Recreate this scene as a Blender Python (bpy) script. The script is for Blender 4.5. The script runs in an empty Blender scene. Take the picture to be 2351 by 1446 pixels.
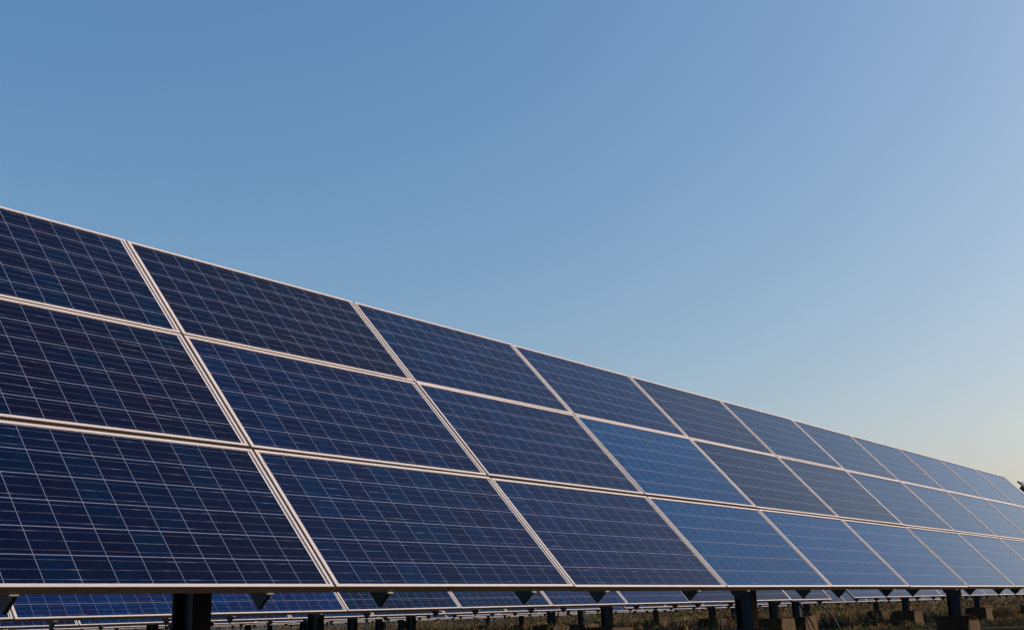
import bpy, bmesh, math, random
from mathutils import Matrix, Vector
R = math.radians
random.seed(7)
D = bpy.data
scene = bpy.context.scene
C = scene.collection

# ------------------------------------------------------------------ camera
# world: X runs along the rows, Y away from the photographer, Z up, ground at 0
LIP = 0.65                        # height of the lower panel edge above the ground
cam_data = D.cameras.new('camera')
cam_data.sensor_width = 36.0
cam_data.lens = 2538.76 / 2351 * 36.0
cam_data.clip_start = 0.05
cam_data.clip_end = 3000
cam = D.objects.new('camera', cam_data)
C.objects.link(cam)
M = Matrix(((0.62053242, 0.18686603, 0.76159084),
            (-0.78337256, 0.19179987, 0.59121928),
            (-0.03559422, -0.9634801, 0.26540375)))
cm = Matrix(((M[0][0], -M[0][1], -M[0][2]), (M[1][0], -M[1][1], -M[1][2]), (M[2][0], -M[2][1], -M[2][2])))
cam.matrix_world = Matrix.Translation((-1.75548623, -4.01439891, LIP - 0.18288845)) @ cm.to_4x4()
scene.camera = cam

# ------------------------------------------------------------------ sky, sun, exposure
SUN_EL, SUN_AZ = 31.6, -50.0      # degrees; azimuth measured from +X towards +Y
world = D.worlds.new('World')
scene.world = world
world.use_nodes = True
nt = world.node_tree
nt.nodes.clear()
sky = nt.nodes.new('ShaderNodeTexSky')
sky.sky_type = 'NISHITA'
sky.sun_disc = False
sky.sun_elevation = R(SUN_EL)
sky.sun_rotation = R(90.0 - SUN_AZ)
sky.altitude = 330
sky.air_density = 1.30
sky.dust_density = 3.9
sky.ozone_density = 1.5
bg = nt.nodes.new('ShaderNodeBackground')
bg.inputs['Strength'].default_value = 0.15
hs = nt.nodes.new('ShaderNodeHueSaturation')
hs.inputs['Saturation'].default_value = 1.24
out = nt.nodes.new('ShaderNodeOutputWorld')
nt.links.new(sky.outputs[0], hs.inputs['Color'])
STR = bg.inputs['Strength'].default_value
sep = nt.nodes.new('ShaderNodeSeparateColor')
com = nt.nodes.new('ShaderNodeCombineColor')
nt.links.new(hs.outputs[0], sep.inputs[0])
# film-like response of each channel (gain, gamma), worked at display scale
for ch, (gain, gam) in enumerate(((1.145, 1.11), (0.925, 0.93), (0.86, 0.74))):
    a = nt.nodes.new('ShaderNodeMath'); a.operation = 'MULTIPLY'; a.inputs[1].default_value = STR
    p = nt.nodes.new('ShaderNodeMath'); p.operation = 'POWER'; p.inputs[1].default_value = gam
    m = nt.nodes.new('ShaderNodeMath'); m.operation = 'MULTIPLY'; m.inputs[1].default_value = gain / STR
    nt.links.new(sep.outputs[ch], a.inputs[0]); nt.links.new(a.outputs[0], p.inputs[0])
    nt.links.new(p.outputs[0], m.inputs[0]); nt.links.new(m.outputs[0], com.inputs[ch])
nt.links.new(com.outputs[0], bg.inputs[0])
nt.links.new(bg.outputs[0], out.inputs[0])

sd = D.lights.new('sun', 'SUN')
sd.energy = 3.0
sd.angle = R(0.5)
sd.color = (1.0, 0.88, 0.72)
sun = D.objects.new('sun', sd)
C.objects.link(sun)
sv = Vector((math.cos(R(SUN_EL)) * math.cos(R(SUN_AZ)), math.cos(R(SUN_EL)) * math.sin(R(SUN_AZ)), math.sin(R(SUN_EL))))
sun.rotation_euler = sv.to_track_quat('Z', 'Y').to_euler()
sun.location = sv * 60

scene.view_settings.view_transform = 'Standard'
scene.view_settings.look = 'None'
scene.view_settings.exposure = 0.0
scene.view_settings.gamma = 1.0

# ------------------------------------------------------------------ helpers
def tag(o, label=None, cat=None, group=None, kind=None):
    if label: o['label'] = label
    if cat: o['category'] = cat
    if group: o['group'] = group
    if kind: o['kind'] = kind
    return o

def link(name, mesh, parent=None):
    o = D.objects.new(name, mesh)
    C.objects.link(o)
    if parent: o.parent = parent
    return o

def empty(name, loc):
    o = D.objects.new(name, None)
    o.empty_display_size = 0.3
    C.objects.link(o)
    o.location = loc
    return o

def mesh_from(name, verts, faces, mats, midx=None):
    me = D.meshes.new(name)
    me.from_pydata([tuple(v) for v in verts], [], faces)
    for m in mats: me.materials.append(m)
    if midx: me.polygons.foreach_set('material_index', midx)
    me.update()
    return me

class MB:
    """collects convex boxes and prisms into one mesh"""
    def __init__(s): s.v = []; s.f = []; s.m = []
    def add(s, vs, fs, mi=0):
        b = len(s.v); s.v += [tuple(v) for v in vs]
        s.f += [tuple(b + i for i in f) for f in fs]; s.m += [mi] * len(fs)
    def box(s, x0, x1, y0, y1, z0, z1, mi=0, mat=None):
        vs = [Vector((x, y, z)) for z in (z0, z1) for y in (y0, y1) for x in (x0, x1)]
        if mat: vs = [mat @ v for v in vs]
        s.add(vs, [(0, 2, 3, 1), (4, 5, 7, 6), (0, 1, 5, 4), (2, 6, 7, 3), (0, 4, 6, 2), (1, 3, 7, 5)], mi)
    def prism(s, poly, axis_fn, t0, t1, mi=0):
        n = len(poly)
        vs = [axis_fn(p, t0) for p in poly] + [axis_fn(p, t1) for p in poly]
        fs = [tuple(range(n))[::-1], tuple(range(n, 2 * n))] + [(i, (i + 1) % n, n + (i + 1) % n, n + i) for i in range(n)]
        s.add(vs, fs, mi)
    def mesh(s, name, mats, bevel=0):
        me = mesh_from(name, s.v, s.f, mats, s.m)
        bm = bmesh.new(); bm.from_mesh(me)
        bmesh.ops.recalc_face_normals(bm, faces=bm.faces)
        if bevel:
            bmesh.ops.bevel(bm, geom=[e for e in bm.edges if len(e.link_faces) == 2 and e.calc_face_angle(0) > 0.5],
                            offset=bevel, segments=1, affect='EDGES', clamp_overlap=True)
        bm.to_mesh(me); bm.free()
        return me

def tube(pts, rad, sides=8):
    """polyline tube, returns verts, faces"""
    vs = []; fs = []
    for i, p in enumerate(pts):
        a = pts[max(i - 1, 0)]; b = pts[min(i + 1, len(pts) - 1)]
        t = (b - a).normalized()
        n = t.cross(Vector((0, 1, 0.2))).normalized(); q = t.cross(n)
        for k in range(sides):
            an = 2 * math.pi * k / sides
            vs.append(p + n * math.cos(an) * rad + q * math.sin(an) * rad)
    for i in range(len(pts) - 1):
        for k in range(sides):
            a = i * sides + k; b = i * sides + (k + 1) % sides
            fs.append((a, b, b + sides, a + sides))
    return vs, fs

# ------------------------------------------------------------------ materials
def new_mat(name):
    m = D.materials.new(name); m.use_nodes = True
    nt = m.node_tree; b = nt.nodes['Principled BSDF']
    return m, nt, b

class N:
    """tiny node-graph helper"""
    def __init__(s, nt): s.nt = nt
    def node(s, t, **kw):
        n = s.nt.nodes.new(t)
        for k, v in kw.items(): setattr(n, k, v)
        return n
    def plug(s, sock, v):
        if isinstance(v, bpy.types.NodeSocket): s.nt.links.new(v, sock)
        else: sock.default_value = v
    def math(s, op, a, b=None, c=None, clamp=False):
        n = s.node('ShaderNodeMath', operation=op, use_clamp=clamp)
        s.plug(n.inputs[0], a)
        if b is not None: s.plug(n.inputs[1], b)
        if c is not None: s.plug(n.inputs[2], c)
        return n.outputs[0]
    def mix(s, f, a, b, mode='MIX'):
        n = s.node('ShaderNodeMix', data_type='RGBA', blend_type=mode)
        s.plug(n.inputs[0], f); s.plug(n.inputs[6], a); s.plug(n.inputs[7], b)
        return n.outputs[2]
    def noise(s, vec, scale, detail=3, rough=0.55):
        n = s.node('ShaderNodeTexNoise')
        s.plug(n.inputs['Vector'], vec); n.inputs['Scale'].default_value = scale
        n.inputs['Detail'].default_value = detail; n.inputs['Roughness'].default_value = rough
        return n.outputs['Fac']
    def ramp(s, f, stops):
        n = s.node('ShaderNodeValToRGB'); s.plug(n.inputs[0], f)
        e = n.color_ramp.elements
        while len(e) < len(stops): e.new(0.5)
        for i, (p, c) in enumerate(stops): e[i].position = p; e[i].color = c
        return n.outputs[0]

PW, PH = 1.952, 0.974             # one 72-cell module
CU, CV = 0.1575, 0.1565           # cell pitch
MU, MV = (PW - 12 * CU) / 2, (PH - 6 * CV) / 2

def cell_material():
    m, nt, b = new_mat('cell_glass')
    g = N(nt)
    tc = g.node('ShaderNodeTexCoord')
    oi = g.node('ShaderNodeObjectInfo')
    sep = g.node('ShaderNodeSeparateXYZ'); nt.links.new(tc.outputs['Object'], sep.inputs[0])
    x = g.math('DIVIDE', g.math('SUBTRACT', sep.outputs[0], MU), CU)
    y = g.math('DIVIDE', g.math('SUBTRACT', sep.outputs[1], MV), CV)
    fx, fy = g.math('FRACT', x), g.math('FRACT', y)
    ix, iy = g.math('FLOOR', x), g.math('FLOOR', y)
    # silicon
    comb = g.node('ShaderNodeCombineXYZ')
    g.plug(comb.inputs[0], ix); g.plug(comb.inputs[1], iy)
    g.plug(comb.inputs[2], g.math('MULTIPLY', oi.outputs['Random'], 97.0))
    wn = g.node('ShaderNodeTexWhiteNoise', noise_dimensions='3D'); nt.links.new(comb.outputs[0], wn.inputs[0])
    cell = g.ramp(wn.outputs['Value'], [(0.0, (0.0014, 0.0026, 0.0140, 1)), (0.35, (0.0009, 0.0034, 0.0190, 1)),
                                        (0.6, (0.0028, 0.0020, 0.0125, 1)), (0.86, (0.0004, 0.0042, 0.0205, 1)), (1.0, (0.0002, 0.0054, 0.0230, 1))])
    vo = g.node('ShaderNodeTexVoronoi'); vo.inputs['Scale'].default_value = 90
    nt.links.new(tc.outputs['Object'], vo.inputs['Vector'])
    vsep = g.node('ShaderNodeSeparateColor'); nt.links.new(vo.outputs['Color'], vsep.inputs[0])
    gr = g.math('MULTIPLY_ADD', vsep.outputs[0], 0.5, 0.75)
    gcol = g.node('ShaderNodeCombineColor')
    for i in range(3): g.plug(gcol.inputs[i], gr)
    cell = g.mix(1.0, cell, gcol.outputs[0], 'MULTIPLY')
    cell = g.mix(oi.outputs['Alpha'], (0.0012, 0.0038, 0.0175, 1), cell)      # alpha: how much the cells of a module differ
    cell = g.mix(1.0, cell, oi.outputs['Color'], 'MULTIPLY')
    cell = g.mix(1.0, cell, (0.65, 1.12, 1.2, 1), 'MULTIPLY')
    # white backsheet between and around the cells
    ax = g.math('ABSOLUTE', g.math('SUBTRACT', fx, 0.5)); ay = g.math('ABSOLUTE', g.math('SUBTRACT', fy, 0.5))
    gap = g.math('MAXIMUM', g.math('GREATER_THAN', ax, 0.5 - 0.0085), g.math('GREATER_THAN', ay, 0.5 - 0.0135))
    outx = g.math('MAXIMUM', g.math('LESS_THAN', x, 0.0), g.math('GREATER_THAN', x, 12.0))
    outy = g.math('MAXIMUM', g.math('LESS_THAN', y, 0.0), g.math('GREATER_THAN', y, 6.0))
    sheet = g.math('MAXIMUM', gap, g.math('MAXIMUM', outx, outy))
    # three ribbons per cell along the long side
    b3 = g.math('ABSOLUTE', g.math('SUBTRACT', g.math('FRACT', g.math('MULTIPLY', fy, 3.0)), 0.5))
    bus = g.math('LESS_THAN', b3, 0.5 * 0.0013 / CV * 3 * 2)
    inside = g.math('MULTIPLY', g.math('SUBTRACT', 1.0, outx), g.math('SUBTRACT', 1.0, outy))
    bus = g.math('MULTIPLY', bus, inside)
    mp = g.node('ShaderNodeMapping'); nt.links.new(tc.outputs['Object'], mp.inputs[0]); mp.inputs['Scale'].default_value = (9, 30, 1)
    loc = g.node('ShaderNodeCombineXYZ'); g.plug(loc.inputs[0], g.math('MULTIPLY', oi.outputs['Random'], 300.0)); nt.links.new(loc.outputs[0], mp.inputs['Location'])
    rib = g.noise(mp.outputs[0], 1.0, 1)
    ribc = g.ramp(rib, [(0.34, (0.026, 0.032, 0.062, 1)), (0.58, (0.062, 0.072, 0.120, 1)), (0.80, (0.25, 0.27, 0.34, 1))])
    col = g.mix(sheet, cell, (0.155, 0.195, 0.31, 1))
    col = g.mix(g.math('MAXIMUM', outx, outy), col, (0.55, 0.54, 0.53, 1))
    col = g.mix(bus, col, ribc)
    # dark end ribbon on the white margin near the upper corner
    tab = g.math('MULTIPLY', g.math('COMPARE', x, -0.055, 0.035), g.math('COMPARE', y, 5.50, 0.17))
    col = g.mix(tab, col, (0.035, 0.035, 0.03, 1))
    # dust film
    dn = g.noise(tc.outputs['Object'], 2.3, 5, 0.6)
    col = g.mix(g.math('MULTIPLY_ADD', dn, 0.006, 0.0), col, (0.30, 0.27, 0.24, 1))
    g.plug(b.inputs['Base Color'], col)
    b.inputs['IOR'].default_value = 1.18
    b.inputs['Specular Tint'].default_value = (0.30, 0.62, 1.0, 1)
    b.inputs['Sheen Weight'].default_value = 0.06        # thin dust film
    b.inputs['Sheen Roughness'].default_value = 0.12
    b.inputs['Sheen Tint'].default_value = (0.70, 0.88, 1.0, 1)
    g.plug(b.inputs['Roughness'], g.math('MULTIPLY_ADD', g.noise(tc.outputs['Object'], 5.0, 2), 0.06, 0.08))
    bp = g.node('ShaderNodeBump'); bp.inputs['Strength'].default_value = 0.05; bp.inputs['Distance'].default_value = 0.001
    g.plug(bp.inputs['Height'], g.noise(tc.outputs['Object'], 260.0, 1)); nt.links.new(bp.outputs[0], b.inputs['Normal'])
    return m

def simple(name, col, rough=0.6, metal=0.0, var=0.25, scale=6.0, col2=None, bump=0.0, bscale=40.0):
    m, nt, b = new_mat(name); g = N(nt)
    tc = g.node('ShaderNodeTexCoord')
    geo = g.node('ShaderNodeNewGeometry')
    f = g.noise(geo.outputs['Position'], scale, 5, 0.6)
    c2 = col2 or tuple(c * (1 - var) for c in col)
    c = g.ramp(f, [(0.3, (*col, 1)), (0.7, (*c2, 1))])
    g.plug(b.inputs['Base Color'], c)
    b.inputs['Roughness'].default_value = rough; b.inputs['Metallic'].default_value = metal
    if bump:
        bp = g.node('ShaderNodeBump'); bp.inputs['Strength'].default_value = bump; bp.inputs['Distance'].default_value = 0.02
        g.plug(bp.inputs['Height'], g.noise(geo.outputs['Position'], bscale, 5, 0.65)); nt.links.new(bp.outputs[0], b.inputs['Normal'])
    return m

CELL = cell_material()
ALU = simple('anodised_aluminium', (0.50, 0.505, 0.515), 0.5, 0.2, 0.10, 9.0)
ALU_SIDE = simple('shade_darkened_aluminium', (0.32, 0.26, 0.20), 0.6, 0.1, 0.25, 7.0)  # shade of the gaps and lip painted into the frame's side walls
BACK = simple('white_backsheet', (0.55, 0.55, 0.54), 0.6, 0, 0.1, 3)
STEEL = simple('painted_steel', (0.026, 0.040, 0.066), 0.5, 0.3, 0.3, 5)
GALV = simple('galvanised_steel', (0.42, 0.42, 0.41), 0.5, 0.4, 0.25, 14)
CONC = simple('stained_concrete', (0.11, 0.070, 0.034), 0.95, 0, 0.4, 4, (0.035, 0.025, 0.018), 0.5, 30)
RUBBER = simple('black_conduit', (0.012, 0.012, 0.013), 0.6)

# ------------------------------------------------------------------ module meshes
def frame_mesh():
    prof = [(0, -.038), (0, .0008), (.0012, .002), (.0165, .002), (.0175, .0012), (.0175, -.0045), (.0025, -.0045), (.0025, -.036), (.024, -.036), (.024, -.038)]
    n = len(prof); vs = []; fs = []
    for cx, cy, sx, sy in ((0, 0, 1, 1), (PW, 0, -1, 1), (PW, PH, -1, -1), (0, PH, 1, -1)):
        for d, z in prof: vs.append((cx + sx * d, cy + sy * d, z))
    for c in range(4):
        a = c * n; b = ((c + 1) % 4) * n
        for i in range(n):
            j = (i + 1) % n
            fs.append((a + i, b + i, b + j, a + j))
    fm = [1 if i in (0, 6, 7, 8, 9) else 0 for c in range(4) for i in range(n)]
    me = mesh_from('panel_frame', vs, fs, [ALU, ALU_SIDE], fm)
    bm = bmesh.new(); bm.from_mesh(me); bmesh.ops.recalc_face_normals(bm, faces=bm.faces); bm.to_mesh(me); bm.free()
    return me

def glass_mesh():
    mb = MB(); mb.box(.003, PW - .003, .003, PH - .003, -.0095, -.005)
    me = mb.mesh('cell_glass', [CELL, BACK])
    for p in me.polygons: p.material_index = 0 if p.normal.z > 0.5 else 1
    return me

FRAME_ME, GLASS_ME = frame_mesh(), glass_mesh()
def far_panel_mesh():
    bm = bmesh.new()
    bm.from_mesh(GLASS_ME); k = len(bm.faces)
    bm.from_mesh(FRAME_ME)
    bm.faces.ensure_lookup_table()
    for f in bm.faces[k:]: f.material_index += 2
    me = D.meshes.new('solar_panel'); bm.to_mesh(me); bm.free()
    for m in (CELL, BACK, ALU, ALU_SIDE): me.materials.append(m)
    return me
FAR_ME = far_panel_mesh()

TILT = R(48.6)
CT, ST = math.cos(TILT), math.sin(TILT)
PITCH = 1.97
VROW = (-0.002, 0.998, 1.982)

def slope_pt(x, v, w):           # array-local point from table coordinates
    return Vector((x, v * CT - w * ST, LIP + v * ST + w * CT))

def slope_box(mb, x0, x1, v0, v1, w0, w1):
    vs = [slope_pt(x, v, w) for w in (w0, w1) for v in (v0, v1) for x in (x0, x1)]
    mb.add(vs, [(0, 2, 3, 1), (4, 5, 7, 6), (0, 1, 5, 4), (2, 6, 7, 3), (0, 4, 6, 2), (1, 3, 7, 5)])

# rafter: box section running up the slope below the panels
RW, RDEP, RT = 0.018, 0.120, 0.004
def rafter_mesh():
    mb = MB()
    slope_box(mb, 0, RW, 0.012, 2.93, -.0385 - RDEP, -.0385)
    return mb.mesh('rafter', [STEEL])
RAFTER_ME = rafter_mesh()

def clamp_mesh():
    mb = MB()
    slope_box(mb, 0, .035, -.008, .030, -.047, -.0395)
    slope_box(mb, .012, .023, .004, .014, -.058, -.047)
    return mb.mesh('module_clamp', [GALV])
CLAMP_ME = clamp_mesh()

BEAM_V = (0.93, 2.15)            # two beams along the row under the rafters
PY = 0.70                        # post line behind the lip
BW = -.0385 - RDEP
def post_mesh(top):
    """H section post, web along Y, from the block to the front beam"""
    mb = MB()
    w, d, t = .11, .165, .010
    mb.box(-w / 2, w / 2, PY - d / 2, PY - d / 2 + t, .30, top)
    mb.box(-w / 2, w / 2, PY + d / 2 - t, PY + d / 2, .30, top)
    mb.box(-t / 2, t / 2, PY - d / 2 + t, PY + d / 2 - t, .30, top)
    mb.box(-.13, .13, PY - .13, PY + .13, .305, .32)       # base plate, sits on the block
    return mb.mesh('post', [STEEL])
beam0 = slope_pt(0, BEAM_V[0], BW - .10)
POST_TOP = LIP + PY * ST / CT + BW / CT - .02
POST_ME = post_mesh(POST_TOP)

def strut_mesh():
    mb = MB()
    a = Vector((0, PY + .08, .62)); b = slope_pt(0, BEAM_V[1], BW - .10)
    d = (b - a); L = d.length; q = d.to_track_quat('Z', 'X').to_matrix().to_4x4()
    mt = Matrix.Translation(a) @ q
    mb.box(-.03, .03, -.03, .03, 0, L, 0, mt)
    return mb.mesh('brace', [STEEL])
STRUT_ME = strut_mesh()

def footing_mesh(seed, k=1.0):
    rnd = random.Random(seed)
    bm = bmesh.new()
    bmesh.ops.create_cube(bm, size=1)
    for v in bm.verts:
        s = (0.235 if v.co.z < 0 else 0.215) * k
        v.co = Vector((math.copysign(s, v.co.x), PY + math.copysign(s * .95, v.co.y), -.15 if v.co.z < 0 else .318 - .0))
    bmesh.ops.bevel(bm, geom=[e for e in bm.edges], offset=.014, segments=2, affect='EDGES')
    bmesh.ops.subdivide_edges(bm, edges=[e for e in bm.edges if e.calc_length() > .2], cuts=5, use_grid_fill=True)
    for v in bm.verts:
        v.co += Vector((rnd.uniform(-1, 1), rnd.uniform(-1, 1), rnd.uniform(-1, .1))) * .004
    me = D.meshes.new('footing'); bm.to_mesh(me); bm.free(); me.materials.append(CONC)
    return me
FOOT_ME = [footing_mesh(i) for i in range(3)]
FOOT_BIG = [footing_mesh(i, 1.4) for i in range(3)]

def conduit_mesh(pts, rad=.018):
    P = []
    n = 14
    for i in range(n + 1):
        t = i / n * (len(pts) - 1); k = min(int(t), len(pts) - 2); s = t - k
        p0 = pts[max(k - 1, 0)]; p1 = pts[k]; p2 = pts[k + 1]; p3 = pts[min(k + 2, len(pts) - 1)]
        P.append(0.5 * ((2 * p1) + (p2 - p0) * s + (2 * p0 - 5 * p1 + 4 * p2 - p3) * s * s + (3 * p1 - p0 - 3 * p2 + p3) * s ** 3))
    vs, fs = tube(P, rad, 8)
    me = mesh_from('conduit', vs, fs, [RUBBER])
    for p in me.polygons: p.use_smooth = True
    return me

# per-panel glass tint of the front row (row from bottom, column) for batch differences, with glare painted into the far columns
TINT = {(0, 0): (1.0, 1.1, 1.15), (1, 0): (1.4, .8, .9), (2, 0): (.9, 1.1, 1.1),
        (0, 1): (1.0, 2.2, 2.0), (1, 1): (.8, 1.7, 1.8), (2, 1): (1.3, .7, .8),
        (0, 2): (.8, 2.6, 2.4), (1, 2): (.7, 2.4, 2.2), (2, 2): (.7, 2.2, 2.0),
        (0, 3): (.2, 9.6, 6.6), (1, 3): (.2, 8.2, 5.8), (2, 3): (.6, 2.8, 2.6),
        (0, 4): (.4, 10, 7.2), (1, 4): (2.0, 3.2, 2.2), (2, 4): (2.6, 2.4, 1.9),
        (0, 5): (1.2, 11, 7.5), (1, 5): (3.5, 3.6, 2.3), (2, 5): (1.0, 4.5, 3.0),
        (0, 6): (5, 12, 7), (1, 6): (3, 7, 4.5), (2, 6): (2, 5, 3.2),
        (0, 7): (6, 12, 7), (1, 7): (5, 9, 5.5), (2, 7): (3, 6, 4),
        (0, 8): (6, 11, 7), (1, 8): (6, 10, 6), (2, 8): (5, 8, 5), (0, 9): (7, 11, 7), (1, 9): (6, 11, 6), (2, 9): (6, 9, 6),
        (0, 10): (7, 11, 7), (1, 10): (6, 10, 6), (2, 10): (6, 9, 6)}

def solar_array(name, x0, y0, ncol, label, posts, near=True, dz=0.0, sag=0.0, tints=None, conduits=(), clamps=True):
    """x0: world x of the first column's left edge; y0: world y of the lower lip"""
    root = empty(name, (x0, y0, dz))
    root.rotation_euler.y = -sag          # the row follows the fall of the ground
    tag(root, label, 'solar array', 'rows of tilted solar arrays')
    for c in range(ncol):
        for r in range(3):
            rnd = random
            dx = rnd.uniform(-.0015, .0015); dv = rnd.uniform(-.002, .002)
            rx = rnd.uniform(-.0022, .0022); ry = rnd.uniform(-.0018, .0018)
            t = (tints or {}).get((r, c))
            if t is None:
                s = rnd.uniform(1.2, 3.2); t = (s * rnd.uniform(.85, 1.25), s * rnd.uniform(.95, 1.6), s * rnd.uniform(.95, 1.35))
            mt = Matrix.Translation(slope_pt(c * PITCH + .009 + dx, VROW[r] + .001 + dv, rnd.uniform(-.0015, .0015))) @ Matrix.Rotation(TILT + rx, 4, 'X') @ Matrix.Rotation(ry, 4, 'Y')
            if near:
                p = D.objects.new('solar_panel', None); C.objects.link(p); p.empty_display_size = .1
                p.parent = root; p.matrix_local = mt
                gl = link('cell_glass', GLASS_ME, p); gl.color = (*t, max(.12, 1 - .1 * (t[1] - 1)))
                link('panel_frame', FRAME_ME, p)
            else:
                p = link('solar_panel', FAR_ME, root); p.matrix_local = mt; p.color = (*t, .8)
        for fr in (.210, .819):
            o = link('rafter', RAFTER_ME, root); o.location.x = (c + fr) * PITCH
            if clamps:
                o2 = link('module_clamp', CLAMP_ME, root); o2.location.x = (c + fr) * PITCH - .030
    L = ncol * PITCH
    for v in BEAM_V:
        mb = MB(); slope_box(mb, .10, L - .14, v - .04, v + .04, BW - .10, BW - .0005)
        link('beam', mb.mesh('beam', [STEEL]), root)
    for i, px in enumerate(posts):
        q = px - x0
        o = link('post', POST_ME, root); o.location.x = q
        o = link('footing', (FOOT_ME if y0 < 3 else FOOT_BIG)[i % 3], root); o.location.x = q
        o = link('brace', STRUT_ME, root); o.location.x = q
    for pts in conduits:
        link('conduit', conduit_mesh([Vector(p) - Vector((x0, y0, dz)) for p in pts]), root)
    return root

# ------------------------------------------------------------------ ground
def ground_material():
    m, nt, b = new_mat('weedy_soil'); g = N(nt)
    geo = g.node('ShaderNodeNewGeometry'); P = geo.outputs['Position']
    soil = g.ramp(g.noise(P, 0.8, 6, .65), [(.3, (.035, .02, .010, 1)), (.7, (.07, .042, .022, 1))])
    grass = g.ramp(g.noise(P, 3.0, 5, .6), [(.3, (.02, .026, .007, 1)), (.7, (.05, .05, .014, 1))])
    c = g.mix(g.ramp(g.noise(P, .35, 4, .6), [(.42, (0, 0, 0, 1)), (.58, (1, 1, 1, 1))]), soil, grass)
    g.plug(b.inputs['Base Color'], c); b.inputs['Roughness'].default_value = .95; b.inputs['Specular IOR Level'].default_value = .08
    bp = g.node('ShaderNodeBump'); bp.inputs['Strength'].default_value = .6; bp.inputs['Distance'].default_value = .05
    g.plug(bp.inputs['Height'], g.noise(P, 9, 6, .7)); nt.links.new(bp.outputs[0], b.inputs['Normal'])
    return m
SOIL = ground_material()
def gh(x, y):                    # gentle lumps of the ground
    return .035 * math.sin(x * .31 + 1.3) * math.sin(y * .27) + .02 * math.sin(x * .9 + y * .7) - .03
def make_ground():
    xs = [-1500, -400, -120, -40] + [-20 + 1.0 * i for i in range(116)] + [130, 220, 500, 1500]
    ys = [-1500, -300, -60] + [-14 + 1.0 * i for i in range(95)] + [120, 250, 600, 1500]
    vs = [(x, y, gh(x, y)) for y in ys for x in xs]
    n = len(xs)
    fs = [(j * n + i, j * n + i + 1, (j + 1) * n + i + 1, (j + 1) * n + i) for j in range(len(ys) - 1) for i in range(n - 1)]
    me = mesh_from('ground', vs, fs, [SOIL])
    for p in me.polygons: p.use_smooth = True
    tag(link('ground', me), 'weedy brown soil under and between the solar arrays', kind='structure')
make_ground()

# ------------------------------------------------------------------ arrays
Y2, Y3 = 5.538, 11.09
sp = 5.91
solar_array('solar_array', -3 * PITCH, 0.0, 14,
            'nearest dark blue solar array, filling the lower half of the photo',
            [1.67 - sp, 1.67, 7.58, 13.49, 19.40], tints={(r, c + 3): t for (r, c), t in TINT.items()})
solar_array('solar_array', 22.75, 0.0, 8,
            'solar array whose dark upper corner juts in at the right edge',
            [24.3, 24.3 + sp, 24.3 + 2 * sp])
solar_array('solar_array', 3.36 - 3 * PITCH, Y2, 12,
            'second solar array from the front, showing as a blue strip right below the nearest array',
            [1.4, 7.45, 13.65, 19.75, 20.85], dz=-.026, sag=.0011,
            conduits=[[(20.3, Y2 + .5, .75), (20.45, Y2 + .42, .5), (20.7, Y2 + .35, .2), (20.85, Y2 + .3, -.05)],
                      [(21.0, Y2 + .5, .72), (21.35, Y2 + .4, .55), (21.75, Y2 + .3, .25), (21.85, Y2 + .2, -.05)]])
solar_array('solar_array', 22.29, Y2, 20,
            'solar array beyond the aisle, its bright blue strip reaching the right edge',
            [27.42 + 6.1 * i for i in range(6)], dz=.02)
solar_array('solar_array', 21.1 - 10 * PITCH, Y3, 10,
            'third solar array from the front, a thin pale edge line left of the aisle',
            [3.2, 9.0, 13.35, 14.95, 19.67, 20.9], near=False, dz=-.045, sag=.0021,
            conduits=[[(19.6, Y3 + .4, .75), (19.5, Y3 + .4, .45), (19.2, Y3 + .3, .15), (19.1, Y3 + .3, -.05)],
                      [(20.1, Y3 + .4, .75), (20.4, Y3 + .4, .5), (20.6, Y3 + .3, .2), (20.7, Y3 + .3, -.05)]])
solar_array('solar_array', 21.75, Y3, 12,
            'pale thin solar array beyond the aisle ending behind the post at the right',
            [27.4, 33.85, 40.07], near=False)
for i, n in enumerate((4, 5, 6, 7)):
    y = Y3 + (i + 1) * 5.75
    ords = ('fourth', 'fifth', 'sixth', 'seventh')[i]
    solar_array('solar_array', 21.1 - 9 * PITCH + i * .3, y, 9,
                ords + ' solar array back, left of the aisle, a faint edge line between posts',
                [6.2 + i, 10.1 + i * .5, 13.9 + i * .3, 17.2 + i * .3, 19.8 + i * .3], near=False, dz=-.055 - .01 * i, sag=.002, clamps=False)
    solar_array('solar_array', 22.0 + i * .3, y, 11,
                ords + ' solar array back, beyond the aisle, barely showing under nearer rows',
                [27.5 - i * .9, 33.8 - i * .5, 39.8 - i * .8], near=False, dz=-.02 - .01 * i, clamps=False)

solar_array('solar_array', -12.6, -5.54, 17, 'unseen solar array added for shade behind the photographer, facing the same way as the nearest array',
            [-8.0, -2.1, 9.7, 15.6], near=False, clamps=False)  # out of view, added to block the sky and darken lip and posts

# ------------------------------------------------------------------ ground cover
def veg_mat(name, c1, c2):
    m, nt, b = new_mat(name); g = N(nt)
    geo = g.node('ShaderNodeNewGeometry')
    c = g.ramp(g.noise(geo.outputs['Position'], 2.0, 3), [(.35, (*c1, 1)), (.65, (*c2, 1))])
    g.plug(b.inputs['Base Color'], c); b.inputs['Roughness'].default_value = .7
    tr = g.node('ShaderNodeBsdfTranslucent'); g.plug(tr.inputs[0], c)
    mx = g.node('ShaderNodeMixShader'); mx.inputs[0].default_value = .3
    nt.links.new(b.outputs[0], mx.inputs[1]); nt.links.new(tr.outputs[0], mx.inputs[2])
    nt.links.new(mx.outputs[0], nt.nodes['Material Output'].inputs[0])
    return m
VEG = [veg_mat('green_grass', (.030, .050, .007), (.070, .085, .014)),
       veg_mat('dry_grass', (.30, .18, .05), (.42, .27, .09)),
       veg_mat('rust_weed', (.08, .035, .018), (.14, .06, .025)),
       veg_mat('dark_leaf', (.010, .015, .005), (.020, .025, .008))]

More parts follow.
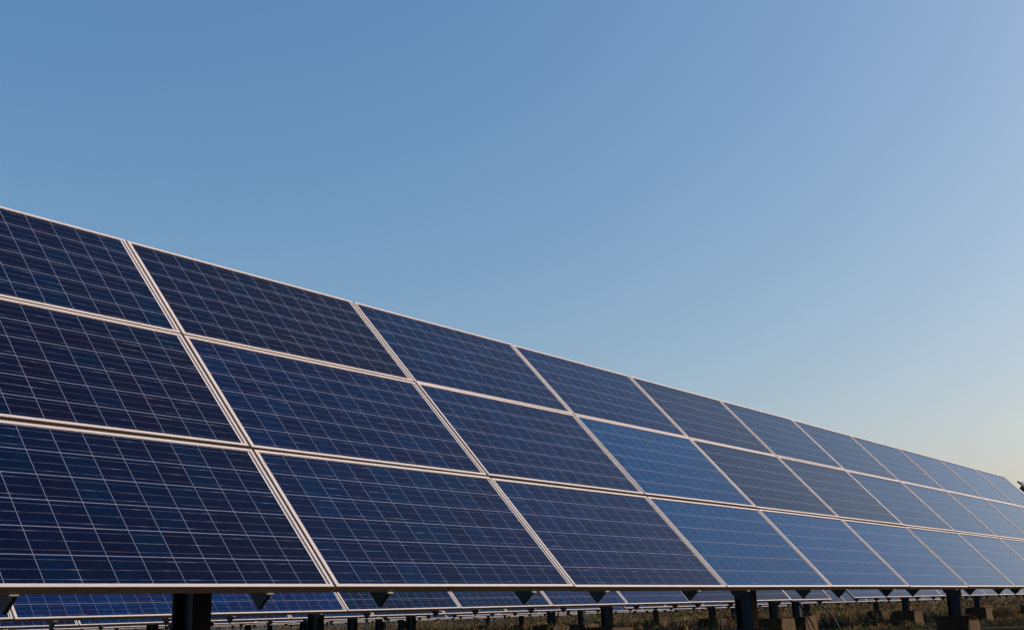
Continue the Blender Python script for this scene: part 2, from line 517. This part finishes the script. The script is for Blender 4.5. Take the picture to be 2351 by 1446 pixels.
def blades(name, label, cat, pts, hfun, wfun, weights, nb=(5, 9), leafy=.3):
    vs = []; fs = []; mi = []
    rnd = random.Random(len(pts))
    for (x, y) in pts:
        h = hfun(rnd); z0 = gh(x, y) - .01
        q = math.sin(x * .23 + 1.1 * math.sin(y * .31)) + math.sin(y * .41 + x * .17 + 2)
        pm = rnd.choices(range(4), weights if q < -.2 else ((3, 9, 2, 2) if q > .9 else (10, 1, 1, 6)))[0]
        for _ in range(rnd.randint(*nb)):
            a = rnd.uniform(0, 2 * math.pi); lean = rnd.uniform(.05, .6) * h
            bx = x + rnd.gauss(0, .05); by = y + rnd.gauss(0, .05)
            hh = h * rnd.uniform(.5, 1.15); w = wfun(rnd)
            dx, dy = math.cos(a), math.sin(a); px, py = -dy * w, dx * w
            b = len(vs)
            m1 = Vector((bx + dx * lean * .3, by + dy * lean * .3, z0 + hh * .6))
            tp = Vector((bx + dx * lean, by + dy * lean, z0 + hh))
            vs += [(bx - px, by - py, z0), (bx + px, by + py, z0), (m1.x + px * .8, m1.y + py * .8, m1.z), (m1.x - px * .8, m1.y - py * .8, m1.z), tuple(tp)]
            fs += [(b, b + 1, b + 2, b + 3), (b + 3, b + 2, b + 4)]; mi += [pm, pm]
            if rnd.random() < leafy:
                for k in range(rnd.randint(2, 5)):
                    t = rnd.uniform(.3, 1); q = Vector((bx, by, z0)).lerp(tp, t)
                    an = rnd.uniform(0, 6.28); l = rnd.uniform(.03, .08) * (1 + h); d = Vector((math.cos(an), math.sin(an), rnd.uniform(-.3, .5))) * l
                    s = d.cross(Vector((0, 0, 1))).normalized() * l * .35
                    b = len(vs); vs += [tuple(q), tuple(q + d * .5 + s), tuple(q + d), tuple(q + d * .5 - s)]
                    fs.append((b, b + 1, b + 2, b + 3)); mi.append(pm if rnd.random() < .6 else rnd.randrange(4))
    me = mesh_from(name, vs, fs, VEG, mi)
    o = link(name, me); tag(o, label, cat, kind='stuff')
    return o

def scatter(n, x0, x1, y0, y1, keep=lambda x, y, r: True, seed=1):
    r = random.Random(seed); out = []
    while len(out) < n:
        x = r.uniform(x0, x1); y = r.uniform(y0, y1)
        if keep(x, y, r): out.append((x, y))
    return out
CX, CY = -1.755, -4.014
def in_view(x, y):
    a = math.degrees(math.atan2(y - CY, x - CX)); return 8 < a < 68
def patchy(x, y, r):
    if not in_view(x, y): return False
    n = math.sin(x * .8 + 2 * math.sin(y * .5)) * math.sin(y * .9 + 1.7 * math.sin(x * .33))
    return r.random() < .45 + .5 * n
blades('grass', 'short green and straw grass on the soil between the array posts', 'grass',
       scatter(15000, 4, 75, 1.5, 48, patchy, 3), lambda r: r.uniform(.05, .16), lambda r: r.uniform(.004, .009), (6, 4, 1, 3), (4, 7), .15)
blades('weeds', 'knee-high brown and olive weeds under the rear arrays', 'weeds',
       scatter(5200, 12, 80, 7, 52, patchy, 5), lambda r: r.uniform(.14, .42), lambda r: r.uniform(.006, .014), (4, 4, 4, 5), (4, 8), .8)
# scrub beyond the last arrays
def scrub():
    vs = []; fs = []; mi = []; r = random.Random(11)
    for i in range(1300):
        t = r.random()
        x = r.uniform(15, 150); y = 50 + r.uniform(0, 25)
        if r.random() < .5: x = 70 + r.uniform(0, 60); y = r.uniform(2, 60)
        h = r.uniform(.8, 2.1); w = r.uniform(.6, 1.5); pm = r.choices(range(4), (2, 1, 2, 10))[0]
        for k in range(110):
            a = r.uniform(0, 6.28); q = r.random() ** .5 * w; z = h * r.random() ** .7 * (1 - .5 * (q / w) ** 2)
            c = Vector((x + q * math.cos(a), y + q * math.sin(a), z)); l = r.uniform(.03, .09)
            d = Vector((r.gauss(0, 1), r.gauss(0, 1), r.gauss(0, 1))).normalized() * l; s = d.cross(Vector((r.gauss(0, 1), 0, 1))).normalized() * l * .5
            b = len(vs); vs += [tuple(c - d), tuple(c + s), tuple(c + d), tuple(c - s)]; fs.append((b, b + 1, b + 2, b + 3)); mi.append(pm if r.random() < .75 else r.randrange(4))
    me = mesh_from('scrub', vs, fs, VEG, mi)
    tag(link('scrub', me), 'low brown and green scrub beyond the last solar arrays', 'scrub', kind='stuff')
scrub()
